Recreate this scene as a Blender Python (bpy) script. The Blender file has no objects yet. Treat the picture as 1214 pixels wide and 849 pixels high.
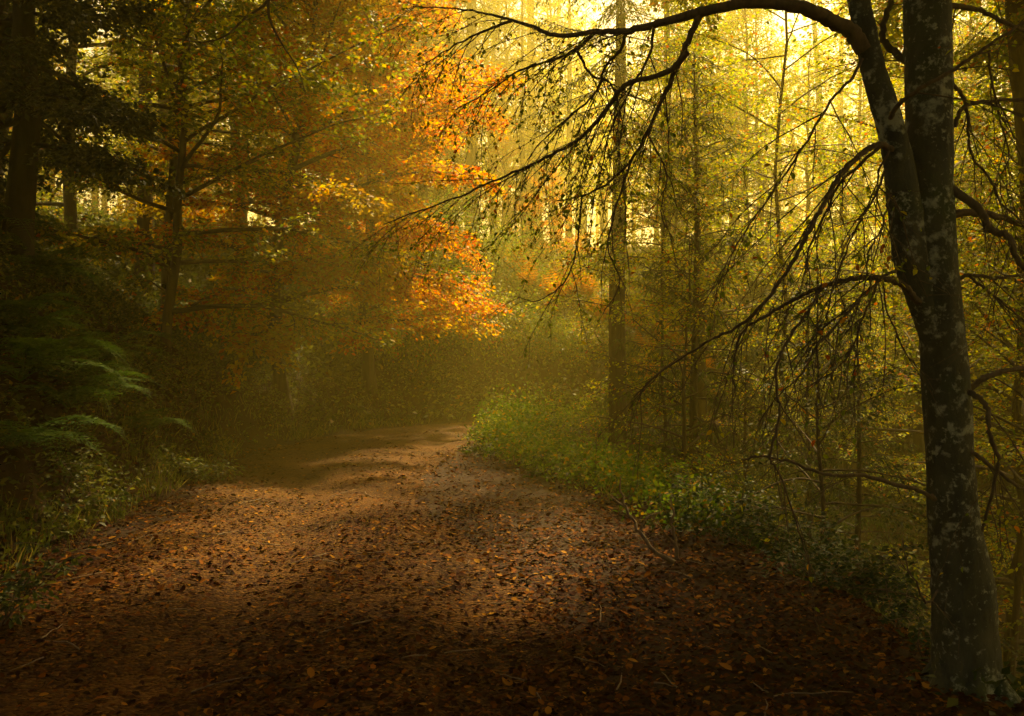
import bpy, math, random
import numpy as np
from mathutils import Vector

# ------------------------------------------------------------------ camera, light, exposure
SC = bpy.context.scene
COL = SC.collection
W, H_, FPX = 1214.0, 849.0, 1051.0
CAM_Z = 1.6
cd = bpy.data.cameras.new('camera'); cam = bpy.data.objects.new('camera', cd); COL.objects.link(cam)
cam.location = (0, 0, CAM_Z); cam.rotation_euler = (math.radians(90), 0, 0)
cd.sensor_width = 36; cd.lens = 36 * FPX / W; cd.clip_start = 0.05; cd.clip_end = 2000
SC.camera = cam

SUN_EL, SUN_AZ = 51.0, 17.0           # degrees; azimuth clockwise from the view direction
wd = bpy.data.worlds.new('World'); SC.world = wd; wd.use_nodes = True
nt = wd.node_tree; bg = nt.nodes['Background']
sky = nt.nodes.new('ShaderNodeTexSky'); sky.sky_type = 'NISHITA'; sky.sun_disc = False
sky.sun_elevation = math.radians(SUN_EL); sky.sun_rotation = math.radians(SUN_AZ)
sky.air_density = 1.0; sky.dust_density = 6.0; sky.ozone_density = 0.4
nt.links.new(sky.outputs[0], bg.inputs[0]); bg.inputs[1].default_value = 0.05
sl = bpy.data.lights.new('sun', 'SUN'); sun = bpy.data.objects.new('sun', sl); COL.objects.link(sun)
sl.energy = 5.0; sl.angle = math.radians(2.5); sl.color = (1.0, 0.86, 0.58)
a, e = math.radians(SUN_AZ), math.radians(SUN_EL)
SUN_DIR = Vector((math.sin(a) * math.cos(e), math.cos(a) * math.cos(e), math.sin(e)))
sun.rotation_euler = (-SUN_DIR).to_track_quat('-Z', 'Y').to_euler(); sun.location = SUN_DIR * 90

vs = SC.view_settings
SC.display_settings.display_device = 'sRGB'
vs.view_transform = 'Standard'; vs.look = 'None'; vs.gamma = 1.0; vs.use_curve_mapping = False
vs.exposure = 2.0
vs.use_white_balance = True; vs.white_balance_temperature = 9900; vs.white_balance_tint = 10
cy = SC.cycles
cy.use_denoising = True
try: cy.denoiser = 'OPENIMAGEDENOISE'
except Exception: pass
cy.max_bounces = 5; cy.diffuse_bounces = 2; cy.glossy_bounces = 1; cy.transmission_bounces = 3
cy.volume_bounces = 1; cy.transparent_max_bounces = 4; cy.caustics_reflective = False; cy.caustics_refractive = False
cy.sample_clamp_indirect = 4.0; cy.use_adaptive_sampling = True; cy.adaptive_threshold = 0.02
SC.render.use_persistent_data = False

HAZE_DENSITY = 0.0056
HAZE_COLOR = (0.96, 0.82, 0.22)
UP = np.array([0, 0, 1.0])

# ------------------------------------------------------------------ materials
def new_mat(name):
    m = bpy.data.materials.new(name); m.use_nodes = True
    n = m.node_tree; n.nodes.clear()
    out = n.nodes.new('ShaderNodeOutputMaterial')
    return m, n, out

def ramp(n, stops, inp, interp='LINEAR'):
    r = n.nodes.new('ShaderNodeValToRGB'); cr = r.color_ramp; cr.interpolation = interp
    while len(cr.elements) < len(stops): cr.elements.new(0.5)
    for el, (p, c) in zip(cr.elements, stops): el.position = p; el.color = (*c, 1)
    n.links.new(inp, r.inputs[0]); return r.outputs[0]

def leaf_mat(name, stops, trans=0.45, rough=0.6, spec=0.18, patch=0.0, patch_col=None, patch_scale=0.5, side=None):
    m, n, out = new_mat(name); L = n.links
    g = n.nodes.new('ShaderNodeNewGeometry')
    col = ramp(n, stops, g.outputs['Random Per Island'])
    if patch_col is not None:
        tc = n.nodes.new('ShaderNodeTexCoord'); nz = n.nodes.new('ShaderNodeTexNoise')
        nz.inputs['Scale'].default_value = patch_scale; nz.inputs['Detail'].default_value = 2
        L.new(tc.outputs['Object'], nz.inputs['Vector'])
        mr = n.nodes.new('ShaderNodeMapRange'); mr.inputs[1].default_value = .42; mr.inputs[2].default_value = .62; mr.inputs[4].default_value = patch
        L.new(nz.outputs[0], mr.inputs[0])
        if side:                                             # one side of the crown has turned, the other is still green
            sx = n.nodes.new('ShaderNodeSeparateXYZ'); L.new(tc.outputs['Object'], sx.inputs[0])
            m2 = n.nodes.new('ShaderNodeMapRange'); m2.inputs[1].default_value = side[1]; m2.inputs[2].default_value = side[0]; m2.inputs[4].default_value = .3; L.new(sx.outputs[0], m2.inputs[0])
            ad = n.nodes.new('ShaderNodeMath'); ad.operation = 'ADD'; L.new(nz.outputs[0], ad.inputs[0]); L.new(m2.outputs[0], ad.inputs[1]); L.new(ad.outputs[0], mr.inputs[0])
        mx = n.nodes.new('ShaderNodeMix'); mx.data_type = 'RGBA'
        L.new(mr.outputs[0], mx.inputs[0]); L.new(col, mx.inputs[6]); mx.inputs[7].default_value = (*patch_col, 1)
        col = mx.outputs[2]
    p = n.nodes.new('ShaderNodeBsdfPrincipled'); p.inputs['Roughness'].default_value = rough
    p.inputs['Specular IOR Level'].default_value = spec
    L.new(col, p.inputs['Base Color'])
    t = n.nodes.new('ShaderNodeBsdfTranslucent'); L.new(col, t.inputs[0])
    ms = n.nodes.new('ShaderNodeMixShader'); ms.inputs[0].default_value = trans
    L.new(p.outputs[0], ms.inputs[1]); L.new(t.outputs[0], ms.inputs[2]); L.new(ms.outputs[0], out.inputs[0])
    return m

def bark_mat(name, dark, light, scale=(6, 6, 1.5), lichen=None, lichen_amt=0.6, moss=None, bump=0.5):
    m, n, out = new_mat(name); L = n.links
    tc = n.nodes.new('ShaderNodeTexCoord'); mp = n.nodes.new('ShaderNodeMapping')
    mp.inputs['Scale'].default_value = scale; L.new(tc.outputs['Object'], mp.inputs[0])
    nz = n.nodes.new('ShaderNodeTexNoise'); nz.inputs['Scale'].default_value = 2.5; nz.inputs['Detail'].default_value = 8; nz.inputs['Roughness'].default_value = .65
    L.new(mp.outputs[0], nz.inputs['Vector'])
    col = ramp(n, [(.3, dark), (.7, light)], nz.outputs[0])
    def layer(col, sc, lo, hi, c, amt, detail=6):
        z = n.nodes.new('ShaderNodeTexNoise'); z.inputs['Scale'].default_value = sc; z.inputs['Detail'].default_value = detail; z.inputs['Roughness'].default_value = .62
        L.new(tc.outputs['Object'], z.inputs['Vector'])
        mr = n.nodes.new('ShaderNodeMapRange'); mr.inputs[1].default_value = lo; mr.inputs[2].default_value = hi; mr.inputs[4].default_value = amt
        big = n.nodes.new('ShaderNodeTexNoise'); big.inputs['Scale'].default_value = sc * .16; big.inputs['Detail'].default_value = 2; L.new(tc.outputs['Object'], big.inputs['Vector'])
        sm = n.nodes.new('ShaderNodeMath'); sm.operation = 'MULTIPLY_ADD'; sm.inputs[1].default_value = .62; L.new(big.outputs[0], sm.inputs[0])
        sb = n.nodes.new('ShaderNodeMath'); sb.operation = 'SUBTRACT'; sb.inputs[1].default_value = .325; L.new(z.outputs[0], sb.inputs[0]); L.new(sb.outputs[0], sm.inputs[2])
        L.new(sm.outputs[0], mr.inputs[0])
        mx = n.nodes.new('ShaderNodeMix'); mx.data_type = 'RGBA'
        L.new(mr.outputs[0], mx.inputs[0]); L.new(col, mx.inputs[6]); mx.inputs[7].default_value = (*c, 1)
        return mx.outputs[2]
    if moss: col = layer(col, 1.6, .5, .62, moss, .75)
    if lichen:
        col = layer(col, 17, .555, .68, lichen, lichen_amt)
        col = layer(col, 40, .60, .74, tuple(min(1, v * 1.3) for v in lichen), lichen_amt * .8, 3)
    p = n.nodes.new('ShaderNodeBsdfPrincipled'); p.inputs['Roughness'].default_value = .85; p.inputs['Specular IOR Level'].default_value = .2
    L.new(col, p.inputs['Base Color'])
    b = n.nodes.new('ShaderNodeBump'); b.inputs['Strength'].default_value = bump; b.inputs['Distance'].default_value = .02
    L.new(nz.outputs[0], b.inputs['Height']); L.new(b.outputs[0], p.inputs['Normal'])
    L.new(p.outputs[0], out.inputs[0]); return m

def soil_mat(name, stops, scale, bump=.6, stones=None):
    m, n, out = new_mat(name); L = n.links
    tc = n.nodes.new('ShaderNodeTexCoord')
    nz = n.nodes.new('ShaderNodeTexNoise'); nz.inputs['Scale'].default_value = scale; nz.inputs['Detail'].default_value = 9; nz.inputs['Roughness'].default_value = .7
    L.new(tc.outputs['Object'], nz.inputs['Vector'])
    n2 = n.nodes.new('ShaderNodeTexNoise'); n2.inputs['Scale'].default_value = scale * .07; n2.inputs['Detail'].default_value = 4
    L.new(tc.outputs['Object'], n2.inputs['Vector'])
    ad = n.nodes.new('ShaderNodeMath'); ad.operation = 'MULTIPLY_ADD'; ad.inputs[1].default_value = .55
    L.new(n2.outputs[0], ad.inputs[0])
    m2 = n.nodes.new('ShaderNodeMath'); m2.operation = 'MULTIPLY'; m2.inputs[1].default_value = .45; L.new(nz.outputs[0], m2.inputs[0])
    L.new(m2.outputs[0], ad.inputs[2])
    col = ramp(n, stops, ad.outputs[0]); h = nz.outputs[0]
    if stones:
        v = n.nodes.new('ShaderNodeTexVoronoi'); v.inputs['Scale'].default_value = 38; L.new(tc.outputs['Object'], v.inputs['Vector'])
        sc = n.nodes.new('ShaderNodeSeparateColor'); L.new(v.outputs['Color'], sc.inputs[0])
        mr = n.nodes.new('ShaderNodeMapRange'); mr.inputs[1].default_value = .55; mr.inputs[2].default_value = .9; mr.inputs[4].default_value = .75
        L.new(sc.outputs[0], mr.inputs[0])
        mx = n.nodes.new('ShaderNodeMix'); mx.data_type = 'RGBA'; L.new(mr.outputs[0], mx.inputs[0]); L.new(col, mx.inputs[6]); mx.inputs[7].default_value = (*stones, 1)
        col = mx.outputs[2]
        sb = n.nodes.new('ShaderNodeMath'); sb.operation = 'SUBTRACT'; L.new(nz.outputs[0], sb.inputs[0]); L.new(v.outputs['Distance'], sb.inputs[1]); h = sb.outputs[0]
    p = n.nodes.new('ShaderNodeBsdfPrincipled'); p.inputs['Roughness'].default_value = .9; p.inputs['Specular IOR Level'].default_value = .08
    L.new(col, p.inputs['Base Color'])
    b = n.nodes.new('ShaderNodeBump'); b.inputs['Strength'].default_value = bump; b.inputs['Distance'].default_value = .03
    L.new(h, b.inputs['Height']); L.new(b.outputs[0], p.inputs['Normal']); L.new(p.outputs[0], out.inputs[0])
    return m

M = {}
M['sunset_leaf'] = leaf_mat('sunset_leaf', [(0, (.32, .03, .006)), (.25, (.55, .10, .010)), (.5, (.60, .24, .012)), (.75, (.60, .42, .03)), (.9, (.26, .25, .02)), (1, (.10, .12, .015))], .6, patch=.7, patch_col=(.26, .22, .018), patch_scale=.3, side=(-4.2, -1.4))
M['orange_leaf'] = leaf_mat('orange_leaf', [(0, (.32, .03, .006)), (.25, (.55, .10, .010)), (.55, (.62, .24, .012)), (.8, (.62, .40, .03)), (.92, (.30, .24, .02)), (1, (.12, .13, .015))], .6)
M['mixed_leaf'] = leaf_mat('mixed_leaf', [(0, (.06, .095, .012)), (.35, (.12, .16, .015)), (.65, (.24, .25, .018)), (.88, (.42, .34, .02)), (.95, (.42, .09, .01)), (1, (.42, .09, .01))], .5)
M['yellow_leaf'] = leaf_mat('yellow_leaf', [(0, (.08, .14, .012)), (.4, (.22, .29, .02)), (.75, (.50, .46, .03)), (.9, (.50, .30, .02)), (.96, (.46, .10, .01)), (1, (.46, .10, .01))], .55)
M['olive_leaf'] = leaf_mat('olive_leaf', [(0, (.05, .06, .010)), (.5, (.10, .10, .014)), (.85, (.2, .16, .016)), (.93, (.30, .07, .01)), (1, (.34, .12, .01))], .45)
M['dark_leaf'] = leaf_mat('dark_leaf', [(0, (.018, .030, .008)), (.6, (.040, .055, .012)), (1, (.085, .085, .016))], .25, .55, .25)
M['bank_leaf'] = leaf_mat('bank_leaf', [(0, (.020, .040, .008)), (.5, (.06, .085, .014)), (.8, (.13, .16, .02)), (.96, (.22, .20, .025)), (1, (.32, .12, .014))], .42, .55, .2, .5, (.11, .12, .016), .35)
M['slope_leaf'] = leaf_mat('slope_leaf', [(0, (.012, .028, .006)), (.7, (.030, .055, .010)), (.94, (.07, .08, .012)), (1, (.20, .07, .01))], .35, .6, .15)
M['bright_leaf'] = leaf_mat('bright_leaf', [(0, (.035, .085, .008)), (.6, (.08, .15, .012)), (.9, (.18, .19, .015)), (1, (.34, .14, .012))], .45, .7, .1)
M['fern_leaf'] = leaf_mat('fern_leaf', [(0, (.03, .08, .008)), (1, (.09, .17, .014))], .4, .6, .15)
M['bracken_leaf'] = leaf_mat('bracken_leaf', [(0, (.40, .10, .006)), (1, (.58, .24, .012))], .6, .8, .05)
M['needle'] = leaf_mat('needle', [(0, (.022, .045, .010)), (.7, (.055, .085, .014)), (1, (.10, .12, .016))], .3, .6, .15)
M['gold_needle'] = leaf_mat('gold_needle', [(0, (.22, .17, .012)), (.7, (.40, .28, .02)), (1, (.45, .25, .02))], .5, .6, .15)
M['litter'] = leaf_mat('litter', [(0, (.012, .0035, .001)), (.45, (.034, .009, .002)), (.75, (.075, .021, .003)), (.93, (.16, .05, .006)), (1, (.26, .12, .016))], .12, .8, .04)
M['grass_blade'] = leaf_mat('grass_blade', [(0, (.06, .09, .012)), (.7, (.13, .15, .02)), (1, (.30, .22, .05))], .4, .6, .15)
M['beech_bark'] = bark_mat('beech_bark', (.016, .018, .012), (.062, .064, .040), (5, 5, 2.2), (.26, .28, .20), .8, (.03, .05, .014), bump=1.0)
M['branch_bark'] = bark_mat('branch_bark', (.04, .027, .014), (.12, .085, .045), (12, 12, 6))
M['conifer_bark'] = bark_mat('conifer_bark', (.018, .012, .007), (.075, .048, .026), (7, 7, 1.0), bump=.9)
M['dark_bark'] = bark_mat('dark_bark', (.008, .007, .004), (.035, .026, .014), (7, 7, 2))
M['stick_bark'] = bark_mat('stick_bark', (.06, .04, .022), (.20, .14, .08), (10, 10, 4))
M['forest_floor'] = soil_mat('forest_floor', [(.3, (.010, .006, .003)), (.5, (.026, .013, .005)), (.7, (.05, .024, .008))], 9)
M['road_soil'] = soil_mat('road_soil', [(.3, (.012, .0045, .001)), (.5, (.042, .0155, .002)), (.7, (.105, .041, .005))], 12, .9, (.11, .048, .008))

# ------------------------------------------------------------------ mesh helpers
class MB:
    def __init__(s): s.V = []; s.F = {}; s.n = 0
    def add(s, V, *Fs):
        V = np.asarray(V, np.float32).reshape(-1, 3)
        for F in Fs:
            F = np.asarray(F, np.int64)
            s.F.setdefault(F.shape[1], []).append(F + s.n)
        s.V.append(V); s.n += len(V)
    def mesh(s, name, mat, smooth=False):
        me = bpy.data.meshes.new(name)
        V = np.concatenate(s.V) if s.V else np.zeros((0, 3), np.float32)
        me.vertices.add(len(V)); me.vertices.foreach_set('co', V.ravel())
        idx = []; tot = []
        for k in sorted(s.F):
            F = np.concatenate(s.F[k]); idx.append(F.ravel()); tot.append(np.full(len(F), k))
        idx = np.concatenate(idx); tot = np.concatenate(tot)
        me.loops.add(len(idx)); me.loops.foreach_set('vertex_index', idx.astype(np.int32))
        me.polygons.add(len(tot)); st = np.concatenate([[0], np.cumsum(tot)[:-1]])
        me.polygons.foreach_set('loop_start', st.astype(np.int32))
        try: me.polygons.foreach_set('loop_total', tot.astype(np.int32))
        except Exception: pass
        me.update(calc_edges=True); me.materials.append(mat)
        if smooth: me.polygons.foreach_set('use_smooth', np.ones(len(tot), bool))
        me.update(); return me

def link(name, me, parent=None, loc=(0, 0, 0)):
    o = bpy.data.objects.new(name, me); COL.objects.link(o); o.location = loc
    if parent: o.parent = parent
    return o
def tag(o, label=None, cat=None, group=None, kind=None):
    if label: o['label'] = label
    if cat: o['category'] = cat
    if group: o['group'] = group
    if kind: o['kind'] = kind
    return o
def thing(name, label, cat, loc, group=None, rz=0, s=1):
    o = bpy.data.objects.new(name, None); COL.objects.link(o); o.location = loc; o.rotation_euler = (0, 0, rz); o.scale = (s, s, s)
    o.empty_display_size = .2
    return tag(o, label, cat, group)
def copy_tree(o, parent=None):
    c = o.copy(); COL.objects.link(c)
    if parent: c.parent = parent
    for ch in [x for x in bpy.data.objects if x.parent == o]: copy_tree(ch, c)
    return c

def nrm(v):
    v = np.asarray(v, float); l = np.linalg.norm(v, axis=-1, keepdims=True); return v / np.maximum(l, 1e-9)

def tube(mb, pts, rad, n=6, knob=0.0, rng=None):
    pts = np.asarray(pts, float); rad = np.asarray(rad, float); k = len(pts)
    t = nrm(np.gradient(pts, axis=0))
    ref = np.array([1.0, 0.13, 0]) if abs(t[:, 2]).mean() > .8 else np.array([0.05, 0.02, 1.0])
    u = nrm(np.cross(t, ref)); v = np.cross(t, u)
    th = np.arange(n) * 2 * math.pi / n
    r = rad[:, None] * np.ones((k, n))
    if knob and rng is not None: r = r * (1 + knob * rng.standard_normal((k, n)))
    P = pts[:, None, :] + r[..., None] * (np.cos(th)[None, :, None] * u[:, None, :] + np.sin(th)[None, :, None] * v[:, None, :])
    i = np.arange(k - 1)[:, None] * n + np.arange(n)[None, :]; j = np.arange(k - 1)[:, None] * n + (np.arange(n)[None, :] + 1) % n
    F = np.stack([i, j, j + n, i + n], -1).reshape(-1, 4)
    mb.add(P.reshape(-1, 3), F)
    mb.add(P[-1], [list(range(n))] if n <= 4 else [[0, a_, a_ + 1] for a_ in range(1, n - 1)])

def leaves(mb, pos, axis, normal, size, wid=.55, fold=.12, six=False):
    pos = np.asarray(pos, float); N = len(pos)
    if N == 0: return
    ax = nrm(axis); s = np.cross(ax, nrm(normal)); s = nrm(s); nn = np.cross(s, ax)
    L = np.asarray(size, float).reshape(-1, 1) * np.ones((N, 1)); Wd = L * wid * .5; Fd = L * fold
    b = pos; tip = pos + ax * L - nn * Fd * .6
    if six:
        V = np.stack([b, pos + ax * L * .28 + s * Wd * .88 + nn * Fd, pos + ax * L * .66 + s * Wd * .86 + nn * Fd * .8, tip,
                      pos + ax * L * .66 - s * Wd * .86 + nn * Fd * .8, pos + ax * L * .28 - s * Wd * .88 + nn * Fd], 1)
        o = np.arange(N)[:, None] * 6
        F = np.concatenate([o + np.array([0, 1, 2, 3]), o + np.array([0, 3, 4, 5])])
    else:
        V = np.stack([b, pos + ax * L * .48 + s * Wd + nn * Fd, tip, pos + ax * L * .48 - s * Wd + nn * Fd], 1)
        o = np.arange(N)[:, None] * 4
        F = np.concatenate([o + np.array([0, 1, 2]), o + np.array([0, 2, 3])])
    mb.add(V.reshape(-1, 3), F)

def walk(rng, p, d, L, n, wander=.12, droop=0.0):
    pts = [np.array(p, float)]; d = nrm(d)
    for _ in range(n):
        d = nrm(d + rng.standard_normal(3) * wander + np.array([0, 0, -droop]))
        pts.append(pts[-1] + d * L / n)
    return np.array(pts)

def resample(pts, step):
    pts = np.asarray(pts, float); seg = np.linalg.norm(np.diff(pts, axis=0), axis=1); s = np.concatenate([[0], np.cumsum(seg)])
    q = np.arange(0, s[-1], step); out = np.stack([np.interp(q, s, pts[:, i]) for i in range(3)], 1)
    return out, q / max(s[-1], 1e-6)

def smooth_path(ctrl, m=6):
    c = np.asarray(ctrl, float); k = len(c)
    if k < 3: return np.array([c[0] + (c[-1] - c[0]) * t for t in np.linspace(0, 1, m + 1)])
    e = np.vstack([2 * c[0] - c[1], c, 2 * c[-1] - c[-2]]); out = []
    for i in range(k - 1):
        p0, p1, p2, p3 = e[i:i + 4]
        for t in np.linspace(0, 1, m, endpoint=False):
            out.append(.5 * ((2 * p1) + (-p0 + p2) * t + (2 * p0 - 5 * p1 + 4 * p2 - p3) * t * t + (-p0 + 3 * p1 - 3 * p2 + p3) * t ** 3))
    out.append(c[-1]); return np.array(out)

class Leafset:
    def __init__(s, mult=1): s.p = []; s.a = []; s.n = []; s.l = []; s.mult = mult
    def along(s, rng, pts, spacing, size, flat=.35, droop=.25, keep=1.0, start=0.1):
        q, f = resample(pts, spacing)
        if len(q) < 2: return
        t = nrm(np.gradient(q, axis=0)); m = (f >= start) & (rng.random(len(q)) < keep); q = q[m]; t = t[m]
        if s.mult > 1: q = np.repeat(q, s.mult, 0) + rng.standard_normal((len(q) * s.mult, 3)) * size * .75; t = np.repeat(t, s.mult, 0)
        k = len(q)
        if k == 0: return
        h = nrm(np.cross(t, UP) + rng.standard_normal((k, 3)) * .05); sg = np.where(np.arange(k) % 2 == 0, 1, -1)[:, None]
        ax = .65 * t + sg * h * .85 + rng.standard_normal((k, 3)) * .3; ax[:, 2] -= droop
        s.p.append(q + rng.standard_normal((k, 3)) * size * .15); s.a.append(ax); s.n.append(UP + rng.standard_normal((k, 3)) * flat)
        s.l.append(size * rng.uniform(.65, 1.2, k))
    def cat(s):
        return (np.concatenate(s.p), np.concatenate(s.a), np.concatenate(s.n), np.concatenate(s.l))
    def build(s, mb, **kw):
        if s.p: leaves(mb, *s.cat(), **kw)

def fan(rng, wood, lf, limb, rad0, sec_len, sec_step, leaf_step, leaf, start=.2, droop=.04, tert=.45, keep=1.0, up=0.0, flat=.35, n3=3, minr=.004):
    """Layered side twigs along a limb, as a beech carries them, with leaves on every twig."""
    q, f = resample(limb, sec_step); t = nrm(np.gradient(q, axis=0))
    side = 1
    for p, fr, tt in zip(q, f, t):
        if fr < start: continue
        side = -side
        h = nrm(np.cross(tt, UP) + 1e-6); d = .55 * tt + side * h * .8 + UP * (up + rng.uniform(-.15, .12)) + rng.standard_normal(3) * .12
        L = sec_len * (1.05 - .6 * fr) * rng.uniform(.55, 1.15)
        sp = walk(rng, p, d, L, 5, .13, droop); r = max(minr, rad0 * .35 * (1 - .7 * fr))
        tube(wood, sp, np.linspace(r, minr * .5, len(sp)), 4 if r > .01 else 3)
        lf.along(rng, sp, leaf_step, leaf, flat, keep=keep, start=.3)
        if tert:
            q2, f2 = resample(sp, max(.12, L * .17)); t2 = nrm(np.gradient(q2, axis=0)) if len(q2) > 1 else None
            s2 = 1
            for p2, fr2, tt2 in zip(q2, f2, t2 if t2 is not None else []):
                if fr2 < .15: continue
                s2 = -s2; h2 = nrm(np.cross(tt2, UP) + 1e-6)
                tp = walk(rng, p2, .6 * tt2 + s2 * h2 * .75 + rng.standard_normal(3) * .15, L * tert * (1.1 - .6 * fr2) * rng.uniform(.6, 1.2), n3, .15, droop * 1.5)
                tube(wood, tp, np.linspace(minr * .7, minr * .35, len(tp)), 3)
                lf.along(rng, tp, leaf_step, leaf, flat, keep=keep, start=.1)
    lf.along(rng, limb, leaf_step * 1.5, leaf, flat, keep=keep, start=.75)

# value noise for terrain and scattering
_rn = np.random.default_rng(5); _T = _rn.random((256, 256))
def vnoise(x, y):
    xi = np.floor(x).astype(int); yi = np.floor(y).astype(int); fx = x - xi; fy = y - yi
    fx = fx * fx * (3 - 2 * fx); fy = fy * fy * (3 - 2 * fy)
    g = lambda i, j: _T[i % 256, j % 256]
    return (g(xi, yi) * (1 - fx) + g(xi + 1, yi) * fx) * (1 - fy) + (g(xi, yi + 1) * (1 - fx) + g(xi + 1, yi + 1) * fx) * fy
def fbm(x, y, o=3): return sum(vnoise(x * 2 ** i + 17 * i, y * 2 ** i + 31 * i) / 2 ** i for i in range(o)) / sum(1 / 2 ** i for i in range(o))
def sstep(a, b, x): t = np.clip((x - a) / (b - a), 0, 1); return t * t * (3 - 2 * t)

# ------------------------------------------------------------------ terrain
CTRL = np.array([(-.9, -40, 0), (-.9, -12, 0), (-.9, -4, 0), (-.9, 2, 0), (-1.0, 6, 0), (-1.5, 10, 0), (-2.2, 13, 0), (-2.4, 15.5, 0), (-1.9, 18.3, 0), (0, 21, 0), (3.4, 23.2, 0), (8, 24.8, 0), (15, 25.5, 0), (28, 24, 0), (60, 16, 0), (110, 0, 0)], float)
HWC = np.array([2.9, 2.9, 2.9, 2.9, 2.8, 2.6, 2.3, 2.1, 1.9, 1.9, 1.9, 1.9, 1.9, 1.9, 1.9, 1.9])
CL = smooth_path(CTRL, 14)[:, :2]
HWL = np.interp(np.linspace(0, len(CTRL) - 1, len(CL)), np.arange(len(CTRL)), HWC)
CT = nrm(np.gradient(CL, axis=0))
def road_sd(x, y):
    x = np.asarray(x, float); y = np.asarray(y, float); sh = x.shape; x = x.ravel(); y = y.ravel()
    sd = np.empty(len(x)); hw = np.empty(len(x))
    for s in range(0, len(x), 20000):
        X = x[s:s + 20000, None] - CL[None, :, 0]; Y = y[s:s + 20000, None] - CL[None, :, 1]
        d2 = X * X + Y * Y; i = d2.argmin(1); r = np.arange(len(i)); t = CT[i]
        sg = np.sign(X[r, i] * t[:, 1] - Y[r, i] * t[:, 0]); sd[s:s + 20000] = np.sqrt(d2[r, i]) * np.where(sg == 0, 1, sg); hw[s:s + 20000] = HWL[i]
    return sd.reshape(sh), hw.reshape(sh)
def height(x, y, road=False):
    x = np.asarray(x, float); y = np.asarray(y, float)
    sd, hw = road_sd(x, y); u = -sd - hw; v = sd - hw
    u0 = np.maximum(u, 0); v0 = np.maximum(v, 0)
    bank = sstep(0, .7, u) * (3.0 * (1 - np.exp(-u0 / 3.2)) + 16 * (1 - np.exp(-u0 / 70)))
    drop = -sstep(0.1, 1.6, v) * (9.0 * (1 - np.exp(-v0 / 11)) + 5 * (1 - np.exp(-v0 / 40)))
    n = (fbm(x * .35, y * .35) - .5) * .9 * sstep(.3, 3, np.maximum(u, v)) + (fbm(x * 1.7 + 9, y * 1.7) - .5) * .22 * sstep(0, .8, np.maximum(u, v))
    ruts = -.055 * (np.exp(-((sd + .85) / .32) ** 2) + np.exp(-((sd - .85) / .32) ** 2)) + .02 * np.exp(-(sd / .5) ** 2)
    drop = drop + .55 * np.exp(-(((x - 1.9) / 2.2) ** 2 + ((y - 17.6) / 1.7) ** 2)) * sstep(0, .6, v)
    bank = bank + 1.1 * np.exp(-(((x + 6.6) / 1.5) ** 2 + ((y - 9.3) / 2.2) ** 2)) * sstep(.1, 1.2, u)
    bank = bank + 1.5 * np.exp(-(((x + 3.2) / 3.4) ** 2 + ((y - 25.5) / 2.6) ** 2)) * sstep(.2, 2.0, u) + .7 * np.exp(-(((x + 7.5) / 2.0) ** 2 + ((y - 13) / 3) ** 2)) * sstep(.3, 1.5, u)
    z = bank + drop + n + ruts + (fbm(x * 2.3, y * 2.3) - .5) * .05
    return z
def hz(x, y): return float(height(np.array([x]), np.array([y]))[0])
def at(px, py, d): return np.array([(px - W / 2) / FPX * d, d, CAM_Z - (py - H_ / 2) / FPX * d])
def ground_at(px, d):
    x = (px - W / 2) / FPX * d; return (x, d, hz(x, d))

def grid_axis(a, b, c, fine, coarse_n):
    return np.unique(np.concatenate([np.arange(b, c, fine), b - np.geomspace(fine, b - a, coarse_n), c + np.geomspace(fine, c - a if False else abs(a), coarse_n)]))
gx = np.concatenate([-15 - np.geomspace(.3, 125, 40)[::-1], np.arange(-15, 15, .16), 15 + np.geomspace(.05, 125, 40)])
gy = np.concatenate([-1 - np.geomspace(.3, 50, 24)[::-1], np.arange(-1, 32, .16), 32 + np.geomspace(.05, 170, 50)])
X, Y = np.meshgrid(gx, gy, indexing='ij'); Z = height(X, Y)
sd_, hw_ = road_sd(X, Y)
Z = Z - .03 * sstep(.05, -.25, np.abs(sd_) - hw_)
mb = MB(); nx, ny = X.shape; i = (np.arange(nx - 1)[:, None] * ny + np.arange(ny - 1)[None, :])
mb.add(np.stack([X, Y, Z], -1).reshape(-1, 3), np.stack([i, i + ny, i + ny + 1, i + 1], -1).reshape(-1, 4))
ground = link('ground', mb.mesh('ground', M['forest_floor'], True)); tag(ground, 'dark forest floor banking up left of the road and falling away right', 'ground', kind='structure')
# the road: a strip that follows the centre line
sel = [k for k in range(len(CL)) if -14 < CL[k, 1] and CL[k, 0] < 30]
cs, hs, ts = CL[sel], HWL[sel], CT[sel]
cs2, fr = resample(np.c_[cs, np.zeros(len(cs))], .2); hs2 = np.interp(fr, np.linspace(0, 1, len(hs)), hs); ts2 = nrm(np.gradient(cs2[:, :2], axis=0))
lat = np.linspace(-1, 1, 27); rngr = np.random.default_rng(3)
wob = 1 + .05 * (fbm(np.arange(len(cs2)) * .25, np.zeros(len(cs2))) - .5)
rb = np.interp(cs2[:, 1], [0, 3, 6, 9, 11, 13, 15, 17], [1.9, 1.6, 1.1, .6, .55, 1.0, 1.5, 1.85]); rb = np.where(cs2[:, 0] > 1.5, 1.85, rb); lb = -.84 * hs2
rb = rb + .35 * (fbm(np.arange(len(cs2)) * .22 + 50, np.zeros(len(cs2))) - .5); lb = lb + .35 * (fbm(np.arange(len(cs2)) * .2 + 90, np.zeros(len(cs2))) - .5)
off = lb[:, None] + (lat * .5 + .5) * (rb - lb)[:, None]
RX = cs2[:, 0:1] + ts2[:, 1:2] * off; RY = cs2[:, 1:2] - ts2[:, 0:1] * off
RZ = height(RX, RY) + .006 - .03 * (np.abs(lat) > .97)
mb = MB(); nx, ny = RX.shape; i = (np.arange(nx - 1)[:, None] * ny + np.arange(ny - 1)[None, :])
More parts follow.
